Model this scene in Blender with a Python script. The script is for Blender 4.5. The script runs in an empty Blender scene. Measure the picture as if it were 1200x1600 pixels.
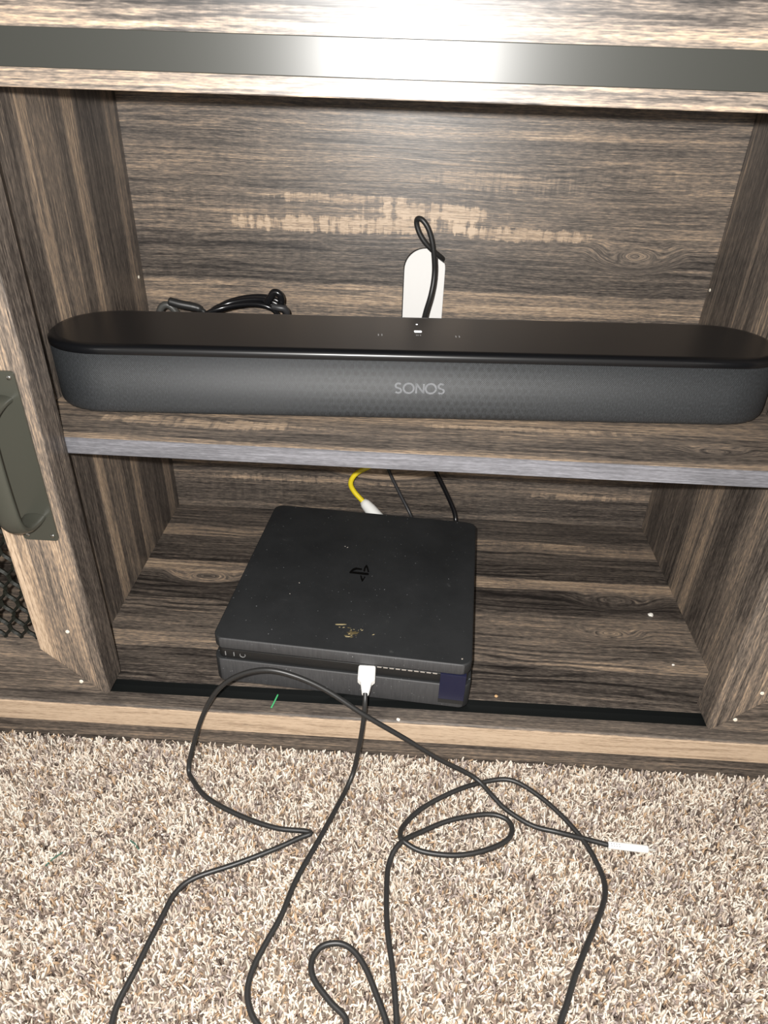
import bpy, bmesh, math, random
import numpy as np
from mathutils import Vector, Matrix
from mathutils.geometry import tessellate_polygon

S = bpy.context.scene
COL = S.collection

# ------------------------------------------------------------------ camera
cam_d = bpy.data.cameras.new('camera')
cam = bpy.data.objects.new('camera', cam_d)
COL.objects.link(cam)
cam.location = (0.01217, -0.49914, 0.62121)
cam.rotation_euler = (0.99663, -0.028364, 0.050625)
cam_d.sensor_fit = 'HORIZONTAL'
cam_d.sensor_width = 36.0
cam_d.lens = 32.44
cam_d.clip_start = 0.01
S.camera = cam

# ------------------------------------------------------------------ world (dim room light)
W = bpy.data.worlds.new('dim_room')
S.world = W
W.use_nodes = True
bg = W.node_tree.nodes['Background']
bg.inputs['Color'].default_value = (1.0, 0.93, 0.85, 1)
bg.inputs['Strength'].default_value = 0.60

# ------------------------------------------------------------------ phone flash, beside the lens
fl_d = bpy.data.lights.new('phone_flash', 'POINT')
fl_d.energy = 37.0
fl_d.color = (1.0, 0.975, 0.94)
fl_d.shadow_soft_size = 0.004
fl = bpy.data.objects.new('phone_flash', fl_d)
COL.objects.link(fl)
fl.location = (-0.008, -0.494, 0.635)

S.view_settings.view_transform = 'Standard'
S.view_settings.look = 'None'
S.view_settings.exposure = 0.0
S.view_settings.gamma = 1.0
S.view_settings.use_curve_mapping = False


# ------------------------------------------------------------------ node helper
class NT:
    def __init__(self, name):
        self.m = bpy.data.materials.new(name)
        self.m.use_nodes = True
        self.t = self.m.node_tree
        self.b = self.t.nodes['Principled BSDF']

    def n(self, kind, **kw):
        nd = self.t.nodes.new(kind)
        for k, v in kw.items():
            setattr(nd, k, v)
        return nd

    def link(self, a, b):
        self.t.links.new(a, b)

    def put(self, sock, v):
        if isinstance(v, bpy.types.NodeSocket):
            self.link(v, sock)
        else:
            sock.default_value = v

    def math(self, op, a, b=0.0, c=0.0, clamp=False):
        nd = self.n('ShaderNodeMath', operation=op, use_clamp=clamp)
        self.put(nd.inputs[0], a)
        self.put(nd.inputs[1], b)
        self.put(nd.inputs[2], c)
        return nd.outputs[0]

    def vec(self, x, y, z):
        nd = self.n('ShaderNodeCombineXYZ')
        self.put(nd.inputs[0], x)
        self.put(nd.inputs[1], y)
        self.put(nd.inputs[2], z)
        return nd.outputs[0]

    def noise(self, v, scale=1.0, detail=3.0, rough=0.55, dist=0.0):
        nd = self.n('ShaderNodeTexNoise')
        self.put(nd.inputs['Vector'], v)
        nd.inputs['Scale'].default_value = scale
        nd.inputs['Detail'].default_value = detail
        nd.inputs['Roughness'].default_value = rough
        nd.inputs['Distortion'].default_value = dist
        return nd.outputs[0]

    def smooth(self, v, a, b, lo=0.0, hi=1.0):
        nd = self.n('ShaderNodeMapRange', interpolation_type='SMOOTHSTEP')
        self.put(nd.inputs[0], v)
        nd.inputs[1].default_value = a
        nd.inputs[2].default_value = b
        nd.inputs[3].default_value = lo
        nd.inputs[4].default_value = hi
        return nd.outputs[0]

    def ramp(self, f, stops, interp='LINEAR'):
        nd = self.n('ShaderNodeValToRGB')
        cr = nd.color_ramp
        cr.interpolation = interp
        while len(cr.elements) < len(stops):
            cr.elements.new(0.5)
        for e, (p, c) in zip(cr.elements, stops):
            e.position = p
            e.color = c if len(c) == 4 else (*c, 1)
        self.put(nd.inputs[0], f)
        return nd.outputs[0]

    def mix(self, f, a, b):
        nd = self.n('ShaderNodeMix', data_type='RGBA')
        self.put(nd.inputs[0], f)
        self.put(nd.inputs[6], a if not isinstance(a, tuple) else (*a, 1))
        self.put(nd.inputs[7], b if not isinstance(b, tuple) else (*b, 1))
        return nd.outputs[2]

    def bump(self, h, strength=0.3, dist=0.001):
        nd = self.n('ShaderNodeBump')
        nd.inputs['Strength'].default_value = strength
        nd.inputs['Distance'].default_value = dist
        self.put(nd.inputs['Height'], h)
        self.link(nd.outputs[0], self.b.inputs['Normal'])


def plain(name, col, rough=0.5, spec=0.5, metal=0.0, emit=None):
    t = NT(name)
    t.b.inputs['Base Color'].default_value = (*col, 1)
    t.b.inputs['Roughness'].default_value = rough
    t.b.inputs['Specular IOR Level'].default_value = spec
    t.b.inputs['Metallic'].default_value = metal
    if emit:
        t.b.inputs['Emission Color'].default_value = (*emit[0], 1)
        t.b.inputs['Emission Strength'].default_value = emit[1]
    return t.m


WOOD = [(0.00, (0.014, 0.012, 0.011)), (0.22, (0.046, 0.038, 0.033)), (0.42, (0.105, 0.087, 0.073)),
        (0.60, (0.200, 0.158, 0.124)), (0.78, (0.360, 0.262, 0.180)), (1.00, (0.560, 0.430, 0.310))]
GREYWOOD = [(0.00, (0.03, 0.03, 0.033)), (0.35, (0.070, 0.070, 0.080)), (0.6, (0.118, 0.118, 0.130)),
            (0.8, (0.19, 0.19, 0.21)), (1.0, (0.28, 0.28, 0.30))]


def wood(name, g, c, seed, tones, stops=WOOD, base=(0, 0, 0), knots=(), spots=(), saw=0.5, ring=0.5, patch=0.5,
         streak=0.5, rough=0.42, wob=0.004, fine=1.0):
    """weathered laminate: grain runs along axis g, tone bands are laid across axis c (metres)"""
    t = NT(name)
    tc = t.n('ShaderNodeTexCoord')
    sp = t.n('ShaderNodeSeparateXYZ')
    t.link(tc.outputs['Object'], sp.inputs[0])
    ax = 'xyz'
    o = [a for a in ax if a not in (g, c)][0]
    G, C, T = (t.math('ADD', sp.outputs[ax.index(a)], base[ax.index(a)]) for a in (g, c, o))
    M = lambda op, a, b=0.0, cc=0.0, clamp=False: t.math(op, a, b, cc, clamp)
    sv = lambda sg, sc, st, k: t.vec(M('MULTIPLY_ADD', G, sg, seed * 7.3 + k * 13.1),
                                     M('MULTIPLY_ADD', Cw, sc, seed * 3.1 + k * 5.7),
                                     M('MULTIPLY_ADD', T, st, seed + k * 2.9))
    Cw = C
    w0 = t.noise(sv(3.2, 9.0, 9.0, 1), 1, 2)
    Cw = M('MULTIPLY_ADD', M('SUBTRACT', w0, 0.5), wob * 3, C)
    km = None
    for (kg, kc, kr) in knots:                       # knots push the grain aside
        dg = M('MULTIPLY', M('SUBTRACT', G, kg), 1.0 / (kr * 2.8))
        dc = M('MULTIPLY', M('SUBTRACT', C, kc), 1.0 / kr)
        e = M('SQRT', M('ADD', M('MULTIPLY', dg, dg), M('MULTIPLY', dc, dc)))
        k = t.smooth(e, 0.5, 2.4, 1.0, 0.0)
        rr = M('MULTIPLY', e, kr * 1.3)
        Cw = M('ADD', M('MULTIPLY', Cw, M('SUBTRACT', 1.0, k)), M('MULTIPLY', M('ADD', rr, kc), k))
        core = t.smooth(e, 0.25, 0.85, 1.0, 0.0)
        km = core if km is None else M('MAXIMUM', km, core)
    n4 = t.noise(sv(6, 300, 300, 9), 1, 4, 0.75)
    n2 = t.noise(sv(14, 800, 800, 3), 1, 2, 0.6)
    n1 = t.noise(sv(2.0, 34, 34, 2), 1, 5, 0.66)
    n6 = t.noise(sv(30, 110, 110, 11), 1, 5, 0.7)
    lo, hi = tones[0][0], tones[-1][0]
    Ce = M('MULTIPLY_ADD', M('SUBTRACT', n6, 0.5), min(.006, (hi - lo) * .05), Cw)
    nr = t.math('DIVIDE', M('SUBTRACT', Ce, lo), hi - lo)
    tone = t.ramp(nr, [((p - lo) / (hi - lo), ((v - .46) * 1.25 + .46,) * 3) for p, v in tones])
    rg = t.noise(sv(4.0, 16, 16, 4), 1, 3)
    rs = M('SINE', M('MULTIPLY_ADD', rg, 34.0, M('MULTIPLY', Cw, 640.0)))
    rs = M('SUBTRACT', 0.0, M('POWER', M('MULTIPLY_ADD', rs, 0.5, 0.5), 3.0))
    rmask = t.smooth(t.noise(sv(3.5, 22, 22, 5), 1, 3), 0.46, 0.62)
    nt = t.noise(sv(130, 13, 13, 6), 1, 4, 0.65)
    n7 = t.noise(sv(130, 1000, 1000, 12), 1, 2, 0.6)
    smask = t.smooth(t.noise(sv(5.0, 30, 30, 7), 1, 3), 0.50, 0.64)
    n5 = t.noise(sv(18, 70, 70, 8), 1, 6, 0.7)
    v = M('MULTIPLY_ADD', M('SUBTRACT', n1, 0.5), streak * 1.1, tone)
    for (sg_, sc_, rg_, rc_, amp) in spots:           # patches worn back to pale wood, broken into saw ticks
        dg = M('MULTIPLY', M('SUBTRACT', G, sg_), 1.0 / rg_)
        dc = M('MULTIPLY', M('SUBTRACT', Cw, sc_), 1.0 / rc_)
        e = M('ADD', M('MULTIPLY', dg, dg), M('MULTIPLY', dc, dc))
        k = t.smooth(e, 0.0, 1.6, 1.0, 0.0)
        q = M('ADD', M('MULTIPLY_ADD', M('SUBTRACT', nt, 0.5), 2.6, k), M('MULTIPLY', M('SUBTRACT', n6, 0.5), 1.6))
        v = M('MULTIPLY_ADD', M('MULTIPLY', t.smooth(q, 0.40, 0.95), t.smooth(k, 0.02, 0.30)), amp, v)
    v = M('MULTIPLY_ADD', M('SUBTRACT', n7, 0.5), 0.85 * fine, v)
    v = M('MULTIPLY_ADD', M('SUBTRACT', n2, 0.5), 0.75 * fine, v)
    v = M('MULTIPLY_ADD', M('SUBTRACT', n4, 0.5), 0.85 * fine, v)
    v = M('MULTIPLY_ADD', M('MULTIPLY', rs, rmask), ring * 0.34, v)
    v = M('MULTIPLY_ADD', M('MULTIPLY', M('SUBTRACT', nt, 0.5), smask), saw * 0.75, v)
    v = M('MULTIPLY_ADD', M('SUBTRACT', n5, 0.5), patch * 0.65, v)
    if km is not None:
        v = M('MULTIPLY_ADD', km, 0.16, v)
    t.link(t.ramp(v, stops), t.b.inputs['Base Color'])
    t.b.inputs['Roughness'].default_value = rough
    t.b.inputs['Specular IOR Level'].default_value = 0.55
    t.bump(M('ADD', M('MULTIPLY', n2, 0.6), M('MULTIPLY', n4, 0.6)), 0.30, 0.0006)
    return t.m


# ------------------------------------------------------------------ object helpers
def tag(o, label=None, cat=None, group=None, kind=None):
    for k, v in (('label', label), ('category', cat), ('group', group), ('kind', kind)):
        if v:
            o[k] = v
    return o


def thing(name, label, cat, loc, rz=0.0, group=None):
    o = bpy.data.objects.new(name, None)
    o.empty_display_size = 0.02
    COL.objects.link(o)
    o.location = loc
    o.rotation_euler = (0, 0, rz)
    return tag(o, label, cat, group)


def base_of(p):
    v = Vector((0, 0, 0))
    while p is not None:
        v += Vector(p.location)
        p = p.parent
    return v


def link_mesh(name, me, mat, parent=None, world=True, smooth=False):
    o = bpy.data.objects.new(name, me)
    COL.objects.link(o)
    me.materials.append(mat)
    if parent is not None:
        o.parent = parent
        if world:
            me.transform(Matrix.Translation(-base_of(parent)))
    if smooth:
        for p in me.polygons:
            p.use_smooth = True
    return o


def bm_obj(name, bm, mat, parent=None, world=True, bevel=0.0, seg=2, smooth=False, ang=40):
    if bevel > 0:
        es = [e for e in bm.edges if len(e.link_faces) == 2 and e.calc_face_angle(0) > math.radians(ang)]
        bmesh.ops.bevel(bm, geom=es, offset=bevel, segments=seg, profile=0.6, affect='EDGES', clamp_overlap=True)
    bmesh.ops.recalc_face_normals(bm, faces=bm.faces)
    me = bpy.data.meshes.new(name)
    bm.to_mesh(me)
    bm.free()
    return link_mesh(name, me, mat, parent, world, smooth)


def add_box(bm, x0, x1, y0, y1, z0, z1):
    r = bmesh.ops.create_cube(bm, size=1.0)
    for v in r['verts']:
        v.co = Vector(((x0 + x1) / 2 + v.co.x * (x1 - x0), (y0 + y1) / 2 + v.co.y * (y1 - y0),
                       (z0 + z1) / 2 + v.co.z * (z1 - z0)))
    return r['verts']


def box(name, x0, x1, y0, y1, z0, z1, mat, parent=None, bevel=0.0008, world=True, seg=2):
    bm = bmesh.new()
    add_box(bm, x0, x1, y0, y1, z0, z1)
    return bm_obj(name, bm, mat, parent, world, bevel, seg)


def prism(name, loops, axis, a0, a1, mat, parent=None, bevel=0.0, world=True, smooth=False, seg=2, ang=40):
    """extrude 2-D loops (first outer, others holes) along axis from a0 to a1"""
    bm = bmesh.new()

    def mk(p, a):
        return {'x': (a, p[0], p[1]), 'y': (p[0], a, p[1]), 'z': (p[0], p[1], a)}[axis]
    flat = [p for lp in loops for p in lp]
    A = [bm.verts.new(mk(p, a0)) for p in flat]
    B = [bm.verts.new(mk(p, a1)) for p in flat]
    if len(loops) == 1:
        bm.faces.new(A)
        bm.faces.new(B[::-1])
    else:
        tris = tessellate_polygon([[Vector((p[0], p[1], 0)) for p in lp] for lp in loops])
        for t in tris:
            bm.faces.new([A[i] for i in t])
            bm.faces.new([B[i] for i in reversed(t)])
    k = 0
    for lp in loops:
        n = len(lp)
        for i in range(n):
            j = (i + 1) % n
            bm.faces.new((A[k + i], A[k + j], B[k + j], B[k + i]))
        k += n
    return bm_obj(name, bm, mat, parent, world, bevel, seg, smooth, ang)


def catmull(pts, n=10):
    P = [Vector(p) for p in pts]
    out = []
    for i in range(len(P) - 1):
        p0, p1, p2, p3 = P[max(i - 1, 0)], P[i], P[i + 1], P[min(i + 2, len(P) - 1)]
        for k in range(n):
            t = k / n
            out.append(0.5 * ((2 * p1) + (p2 - p0) * t + (2 * p0 - 5 * p1 + 4 * p2 - p3) * t * t +
                              (3 * p1 - p0 - 3 * p2 + p3) * t ** 3))
    out.append(P[-1])
    return out


def add_tube(bm, path, r, sides=10, r2=None, up=None):
    """swept tube; r2 makes the section an ellipse whose long side stays near `up`"""
    rings = []
    nrm = None
    for i, p in enumerate(path):
        tg = (path[min(i + 1, len(path) - 1)] - path[max(i - 1, 0)]).normalized()
        if up is not None:
            n = (Vector(up) - tg * tg.dot(Vector(up))).normalized()
        elif nrm is None:
            a = Vector((0, 0, 1)) if abs(tg.z) < 0.9 else Vector((1, 0, 0))
            n = (a - tg * tg.dot(a)).normalized()
        else:
            n = (nrm - tg * tg.dot(nrm)).normalized()
        nrm = n
        b = tg.cross(n)
        rr = r[i] if isinstance(r, (list, tuple)) else r
        ra, rb = rr, (rr if r2 is None else r2)
        rings.append([bm.verts.new(p + n * ra * math.cos(2 * math.pi * k / sides) +
                                   b * rb * math.sin(2 * math.pi * k / sides)) for k in range(sides)])
    for a, b in zip(rings, rings[1:]):
        for k in range(sides):
            bm.faces.new((a[k], a[(k + 1) % sides], b[(k + 1) % sides], b[k]))
    bm.faces.new(rings[0][::-1])
    bm.faces.new(rings[-1])


def cord(name, pts, r, mat, parent, n=10, sides=10, world=True):
    bm = bmesh.new()
    add_tube(bm, catmull(pts, n), r, sides)
    return bm_obj(name, bm, mat, parent, world, smooth=True)


def rrect(w, d, r, n=6, cx=0.0, cy=0.0):
    out = []
    for qx, qy, a0 in ((1, 1, 0), (-1, 1, 90), (-1, -1, 180), (1, -1, 270)):
        for k in range(n + 1):
            a = math.radians(a0 + 90 * k / n)
            out.append((cx + qx * (w / 2 - r) + r * math.cos(a), cy + qy * (d / 2 - r) + r * math.sin(a)))
    return out


# ------------------------------------------------------------------ materials
SB = (0.022, 0.17, 0.0)          # base of the stand
M_back = wood('wood_back', 'x', 'z', 1.0,
              [(0.05, .40), (0.066, .48), (0.072, .34), (0.098, .36), (0.106, .46), (0.118, .46), (0.124, .38), (0.130, .42),
               (0.136, .64), (0.152, .70), (0.170, .55), (0.340, .50), (0.366, .56), (0.372, .66), (0.380, .60), (0.3915, .64),
               (0.3935, .36), (0.420, .40), (0.440, .42), (0.448, .50), (0.468, .52), (0.490, .47), (0.520, .51), (0.535, .50), (0.548, .44),
               (0.557, .42), (0.5595, .70), (0.562, .52), (0.60, .53), (0.70, .5)],
              base=SB, knots=((0.270, 0.440, 0.0095), (-0.02, 0.145, 0.014)), saw=.5, patch=.45, streak=.45,
              spots=((-0.06, 0.461, 0.17, 0.011, .36), (0.03, 0.478, 0.09, 0.010, .34), (0.13, 0.458, 0.10, 0.009, .30), (-0.08, 0.489, 0.09, 0.006, .25),
                     (0.10, 0.515, 0.10, 0.012, .14), (-0.12, 0.113, 0.16, 0.008, .22), (0.26, 0.105, 0.08, 0.006, .22)))
M_floor = wood('wood_floor', 'x', 'y', 2.0,
               [(-.03, .38), (0.030, .36), (0.060, .36), (0.064, .34), (0.0655, .60), (0.085, .57), (0.092, .47), (0.150, .46), (0.158, .36), (0.180, .26),
                (0.197, .30), (0.203, .50), (0.208, .62), (0.2245, .66), (0.2265, .28), (0.240, .32), (0.275, .37), (0.281, .40), (0.2835, .58), (0.307, .60), (0.313, .36), (0.37, .34)],
               base=SB, knots=((0.285, 0.1900, 0.0105), (0.265, 0.128, 0.008), (-0.235, 0.195, 0.010)),
               saw=.35, ring=.9, patch=.4, streak=.5, spots=((0.05, 0.233, 0.4, 0.005, .10), (0.22, 0.300, 0.14, 0.008, .12)))
M_sideL = wood('wood_side_left', 'z', 'y', 3.0,
               [(0.02, .44), (0.040, .36), (0.100, .36), (0.134, .38), (0.141, .64), (0.158, .64), (0.163, .38), (0.169, .54), (0.196, .52), (0.204, .34), (0.220, .38),
                (0.227, .60), (0.248, .58), (0.254, .36), (0.300, .34), (0.318, .34), (0.326, .54), (0.346, .52), (0.352, .34), (0.37, .40)],
               base=SB, saw=.1, patch=.3, streak=.45, ring=.25)
M_sideR = wood('wood_side_right', 'z', 'y', 4.0,
               [(0.02, .48), (0.05, .52), (0.112, .48), (0.118, .32), (0.155, .34), (0.162, .44), (0.166, .36), (0.172, .60), (0.188, .56), (0.192, .34), (0.196, .58), (0.222, .52), (0.232, .36),
                (0.26, .36), (0.268, .50), (0.276, .38), (0.33, .35), (0.352, .46), (0.37, .36)],
               base=SB, saw=.1, patch=.35, streak=.45, ring=.25)
M_shelf = wood('wood_shelf', 'x', 'y', 5.0,
               [(0.02, .62), (0.028, .60), (0.033, .42), (0.050, .44), (0.062, .52), (0.075, .52), (0.084, .62), (0.12, .5),
                (0.35, .4)], base=SB, saw=.25, patch=.6, spots=((-0.17, 0.062, 0.11, 0.012, .20), (0.12, 0.080, 0.10, 0.007, .2)),
               knots=((0.285, 0.055, 0.006),))
M_edge = wood('grey_shelf_edging', 'x', 'z', 6.0, [(0.32, .55), (0.335, .62), (0.35, .55)], stops=GREYWOOD, base=SB,
              saw=.35, ring=0, patch=.6, rough=.5, fine=.6)
M_head = wood('wood_header', 'x', 'z', 7.0,
              [(0.59, .59), (0.606, .59), (0.6145, .59), (0.634, .48), (0.637, .60), (0.641, .52), (0.644, .41), (0.655, .39),
               (0.72, .5)], base=SB, saw=.5, patch=.75, ring=.9, wob=.0012)
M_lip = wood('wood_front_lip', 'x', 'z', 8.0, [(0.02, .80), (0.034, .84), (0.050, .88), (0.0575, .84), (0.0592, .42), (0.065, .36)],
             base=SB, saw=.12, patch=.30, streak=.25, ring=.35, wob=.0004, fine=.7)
M_plinth = wood('wood_plinth', 'x', 'z', 9.0, [(0.0, .44), (0.012, .46), (0.02, .38), (0.04, .42)], base=SB, saw=.3, patch=.5, wob=.001)
M_stile = wood('wood_left_stile', 'z', 'x', 10.0,
               [(-0.345, .84), (-0.334, .82), (-0.329, .66), (-0.322, .58), (-0.312, .52), (-0.304, .58), (-0.298, .62), (-0.293, .54),
                (-0.2845, .48), (-0.2832, .36), (-0.27, .34)], base=(-0.2822, 0.005, 0.0612), saw=.1, patch=.35, streak=.3, wob=.0012, ring=.3)  # last tones darken the side face: its grazing shade put into the colour
M_stileR = wood('wood_right_stile', 'z', 'x', 11.0,
                [(0.31, .42), (0.3325, .44), (0.336, .48), (0.350, .50), (0.365, .56), (0.39, .56), (0.45, .5)],
                base=(0.3318, 0.005, 0.0612), saw=.1, patch=.5, streak=.35, wob=.0012)
M_rail = wood('wood_door_rail', 'x', 'z', 12.0, [(0.05, .42), (0.066, .46), (0.085, .40), (0.11, .48), (0.13, .46), (0.6, .45)],
              base=(0, 0.005, 0.0612), saw=.3, patch=.5, wob=.0015)
M_black = plain('black_painted_metal', (0.028, 0.029, 0.027), 0.36, 0.5)
M_rail_metal = plain('dark_metal_strip', (0.022, 0.023, 0.020), 0.33, 0.5)
M_groove = plain('black_groove_liner', (0.004, 0.005, 0.005), 0.5, 0.4)
M_handle = plain('olive_black_metal', (0.044, 0.045, 0.036), 0.30, 0.5)
M_screw = plain('bright_screw', (0.35, 0.35, 0.33), 0.25, 0.5, 1.0)
M_plugdot = plain('pale_plug', (0.80, 0.74, 0.62), 0.6, 0.3)
M_mesh = plain('dark_mesh_metal', (0.012, 0.013, 0.010), 0.5, 0.25)
M_wall = plain('white_wall_paint', (0.93, 0.92, 0.90), 0.7, 0.3)
M_cable = plain('black_cable_rubber', (0.018, 0.018, 0.018), 0.42, 0.5)
M_cable2 = plain('grey_black_cable', (0.030, 0.030, 0.032), 0.42, 0.5)
M_gloss = plain('gloss_black_cable', (0.008, 0.008, 0.009), 0.22, 0.5)
M_yellow = plain('yellow_cable', (0.78, 0.62, 0.02), 0.45, 0.5)
M_white = plain('white_plastic', (0.86, 0.86, 0.84), 0.4, 0.5)
M_dots = plain('grey_print', (0.25, 0.25, 0.25), 0.6, 0.3)
M_crumb = plain('pale_crumb', (0.85, 0.82, 0.76), 0.7, 0.3)
M_green = plain('green_thread', (0.06, 0.36, 0.14), 0.6, 0.3)
M_dkgreen = plain('dark_green_thread', (0.05, 0.12, 0.09), 0.6, 0.3)
M_navy = plain('navy_film', (0.012, 0.013, 0.035), 0.35, 0.5)
M_led = plain('white_indicator', (0.9, 0.9, 0.9), 0.4, 0.4, emit=((1, 1, 1), 1.2))
M_letter = plain('grey_lettering', (0.30, 0.31, 0.33), 0.5, 0.4)
M_mark = plain('dim_print', (0.34, 0.34, 0.34), 0.5, 0.4)
M_smear = plain('dried_food', (0.085, 0.065, 0.028), 0.7, 0.3)
M_smear2 = plain('pale_dried_food', (0.30, 0.245, 0.13), 0.7, 0.3)
M_emblem = plain('gloss_black_emblem', (0.003, 0.003, 0.003), 0.3, 0.15)

# ------------------------------------------------------------------ setting: floor, carpet, wall
box('floor', -1.3, 1.3, -1.3, 0.425, -0.03, -0.004, plain('carpet_backing', (0.20, 0.16, 0.125), 0.9, 0.1), bevel=0)
S.objects['floor']['kind'] = 'structure'
box('wall_back', -1.3, 1.3, 0.4250, 0.46, -0.004, 1.1, M_wall, bevel=0)
S.objects['wall_back']['kind'] = 'structure'


def carpet():
    rng = np.random.default_rng(4)
    sp = 0.0024
    xs = np.arange(-0.62, 0.66, sp)
    ys = np.arange(-0.52, -0.0195, sp)
    X, Y = np.meshgrid(xs, ys)
    X = X.ravel() + rng.uniform(-.5, .5, X.size) * sp * 1.3
    Y = np.minimum(Y.ravel() + rng.uniform(-.5, .5, Y.size) * sp * 1.3, -0.0195)
    n = X.size
    az = rng.uniform(0, 2 * np.pi, n)
    lean = rng.uniform(0.05, 1.10, n)
    L = rng.uniform(0.0075, 0.0115, n)
    az2 = az + rng.uniform(-1.4, 1.4, n)
    R = rng.uniform(0.0008, 0.0015, n)
    rings = []
    base = np.stack([X, Y, np.full(n, -0.0045)], 1)
    d0 = np.stack([np.cos(az) * np.sin(lean * .5), np.sin(az) * np.sin(lean * .5), np.cos(lean * .5)], 1)
    l2 = np.minimum(lean * 1.25, 1.75)
    d1 = np.stack([np.cos(az2) * np.sin(l2), np.sin(az2) * np.sin(l2), np.cos(l2)], 1)
    p1 = base + d0 * (L * .55)[:, None]
    p2 = p1 + d1 * (L * .45)[:, None]
    p1[:, 1] = np.minimum(p1[:, 1], -0.0195)
    p2[:, 1] = np.minimum(p2[:, 1], -0.0190)
    u = np.stack([-np.sin(az), np.cos(az), np.zeros(n)], 1)
    w0 = np.cross(d0, u)
    w1 = np.cross(d1, u)
    w1 /= np.linalg.norm(w1, axis=1)[:, None] + 1e-9
    V = np.zeros((n, 10, 3))
    tw = rng.uniform(0, 2, n)
    for j in range(3):
        a = j * 2 * np.pi / 3 + tw
        ca, sa = np.cos(a)[:, None], np.sin(a)[:, None]
        V[:, j] = base + (u * ca + w0 * sa) * (R * .9)[:, None]
        V[:, 3 + j] = p1 + (u * ca + w0 * sa) * (R * 1.1)[:, None]
        V[:, 6 + j] = p2 + (u * ca + w1 * sa) * (R * .75)[:, None]
    V[:, 9] = p2 + d1 * (R * .7)[:, None]
    F = []
    for a, b in ((0, 3), (3, 6)):
        for j in range(3):
            k = (j + 1) % 3
            F += [(a + j, a + k, b + k), (a + j, b + k, b + j)]
    for j in range(3):
        F.append((6 + j, 6 + (j + 1) % 3, 9))
    F = np.array(F)
    nf = len(F)
    idx = (F[None] + (np.arange(n) * 10)[:, None, None]).reshape(-1)
    me = bpy.data.meshes.new('carpet_pile')
    me.vertices.add(n * 10)
    me.vertices.foreach_set('co', V.astype(np.float32).ravel())
    me.loops.add(n * nf * 3)
    me.loops.foreach_set('vertex_index', idx.astype(np.int32))
    me.polygons.add(n * nf)
    me.polygons.foreach_set('loop_start', np.arange(0, n * nf * 3, 3, dtype=np.int32))
    me.update(calc_edges=True)
    me.validate()
    # yarn colours: heathered cream, beige, tan, grey-brown
    pal = np.array([(.76, .69, .60), (.60, .515, .43), (.46, .375, .30), (.44, .31, .20), (.27, .205, .165), (.125, .095, .08), (.38, .32, .29)])
    cl = (np.sin(X * 61 + 3 * np.sin(Y * 47)) + np.sin(Y * 71 + 2.3 * np.sin(X * 39 + 1)) + .8 * np.sin(X * 190 + 3 * np.sin(Y * 150)) * np.sin(Y * 210 + 2 * np.sin(X * 170))) * .085
    rnd = np.clip(rng.uniform(0, 1, n) + cl, 0, .999)
    cut = np.array([.30, .52, .65, .73, .84, .91, 1.0])
    ci = np.searchsorted(cut, rnd)
    col = pal[ci] * rng.uniform(.85, 1.1, n)[:, None]
    c4 = np.ones((n, 10, 4))
    c4[:, :, :3] = np.clip(col, 0, .95)[:, None, :]
    at = me.color_attributes.new('yarn', 'FLOAT_COLOR', 'POINT')
    at.data.foreach_set('color', c4.astype(np.float32).ravel())
    t = NT('carpet_yarn')
    a = t.n('ShaderNodeAttribute', attribute_name='yarn')
    t.link(a.outputs['Color'], t.b.inputs['Base Color'])
    t.b.inputs['Roughness'].default_value = 0.85
    t.b.inputs['Specular IOR Level'].default_value = 0.15
    o = link_mesh('carpet_pile', me, t.m)
    tag(o, 'heathered beige and cream carpet pile on the floor before the stand', 'carpet', kind='stuff')


carpet()

# ------------------------------------------------------------------ television stand
stand = thing('tv_stand', 'dark rustic wood television stand with open shelves and sliding barn doors', 'cabinet', SB)
XL, XR, YB = -0.3225, 0.3636, 0.3615
XO0, XO1 = -0.76, 0.80
ZB, ZS = 0.060, 0.3439

# hole in the back panel for the cables
hx, hz, hr = 0.0230, 0.4150, 0.0252
hole = [(hx - hr, 0.335), (hx + hr, 0.335)] + [(hx + hr * math.cos(a), hz + hr * math.sin(a))
        for a in [math.pi * k / 20 for k in range(21)]]
prism('back_panel', [[(XO0, 0.045), (XO1, 0.045), (XO1, 0.70), (XO0, 0.70)], hole], 'y', YB, YB + 0.006, M_back, stand)
box('bottom_board', XO0, XO1, 0.0125, YB, 0.0315, ZB, M_floor, stand)
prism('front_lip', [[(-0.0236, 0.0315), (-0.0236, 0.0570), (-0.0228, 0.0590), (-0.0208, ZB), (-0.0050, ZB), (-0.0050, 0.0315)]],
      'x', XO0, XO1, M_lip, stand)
bm = bmesh.new()
add_box(bm, XO0, XO1, -0.0049, 0.0124, 0.0316, 0.0530)
add_box(bm, XO0, XO1, -0.0049, -0.0039, 0.0530, 0.0598)
add_box(bm, XO0, XO1, 0.0114, 0.0124, 0.0530, 0.0598)
bm_obj('track_groove', bm, M_groove, stand)
box('plinth', XO0, XO1, -0.0180, 0.0, -0.0030, 0.0314, M_plinth, stand, 0.0006)
box('side_panel', XL - 0.018, XL, 0.0235, YB, ZB, 0.70, M_sideL, stand, 0.0004)
box('side_panel', XR, XR + 0.018, 0.0235, YB, ZB, 0.70, M_sideR, stand, 0.0004)
box('side_panel', XO0 - 0.018, XO0, -0.0200, YB + .006, -0.003, 0.70, M_sideL, stand, 0.0004)
box('side_panel', XO1, XO1 + 0.018, -0.0200, YB + .006, -0.003, 0.70, M_sideR, stand, 0.0004)
shelf = box('shelf', XL + .0004, XR - .0004, 0.0232, 0.335, ZS - 0.0158, ZS, M_shelf, stand, 0.0003)
tag(box('edge_band', XL + .0004, XR - .0004, 0.0224, 0.0232, ZS - 0.0156, ZS - 0.0002, M_edge, shelf, 0.0), 'grey edge band of the shelf')
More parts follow.
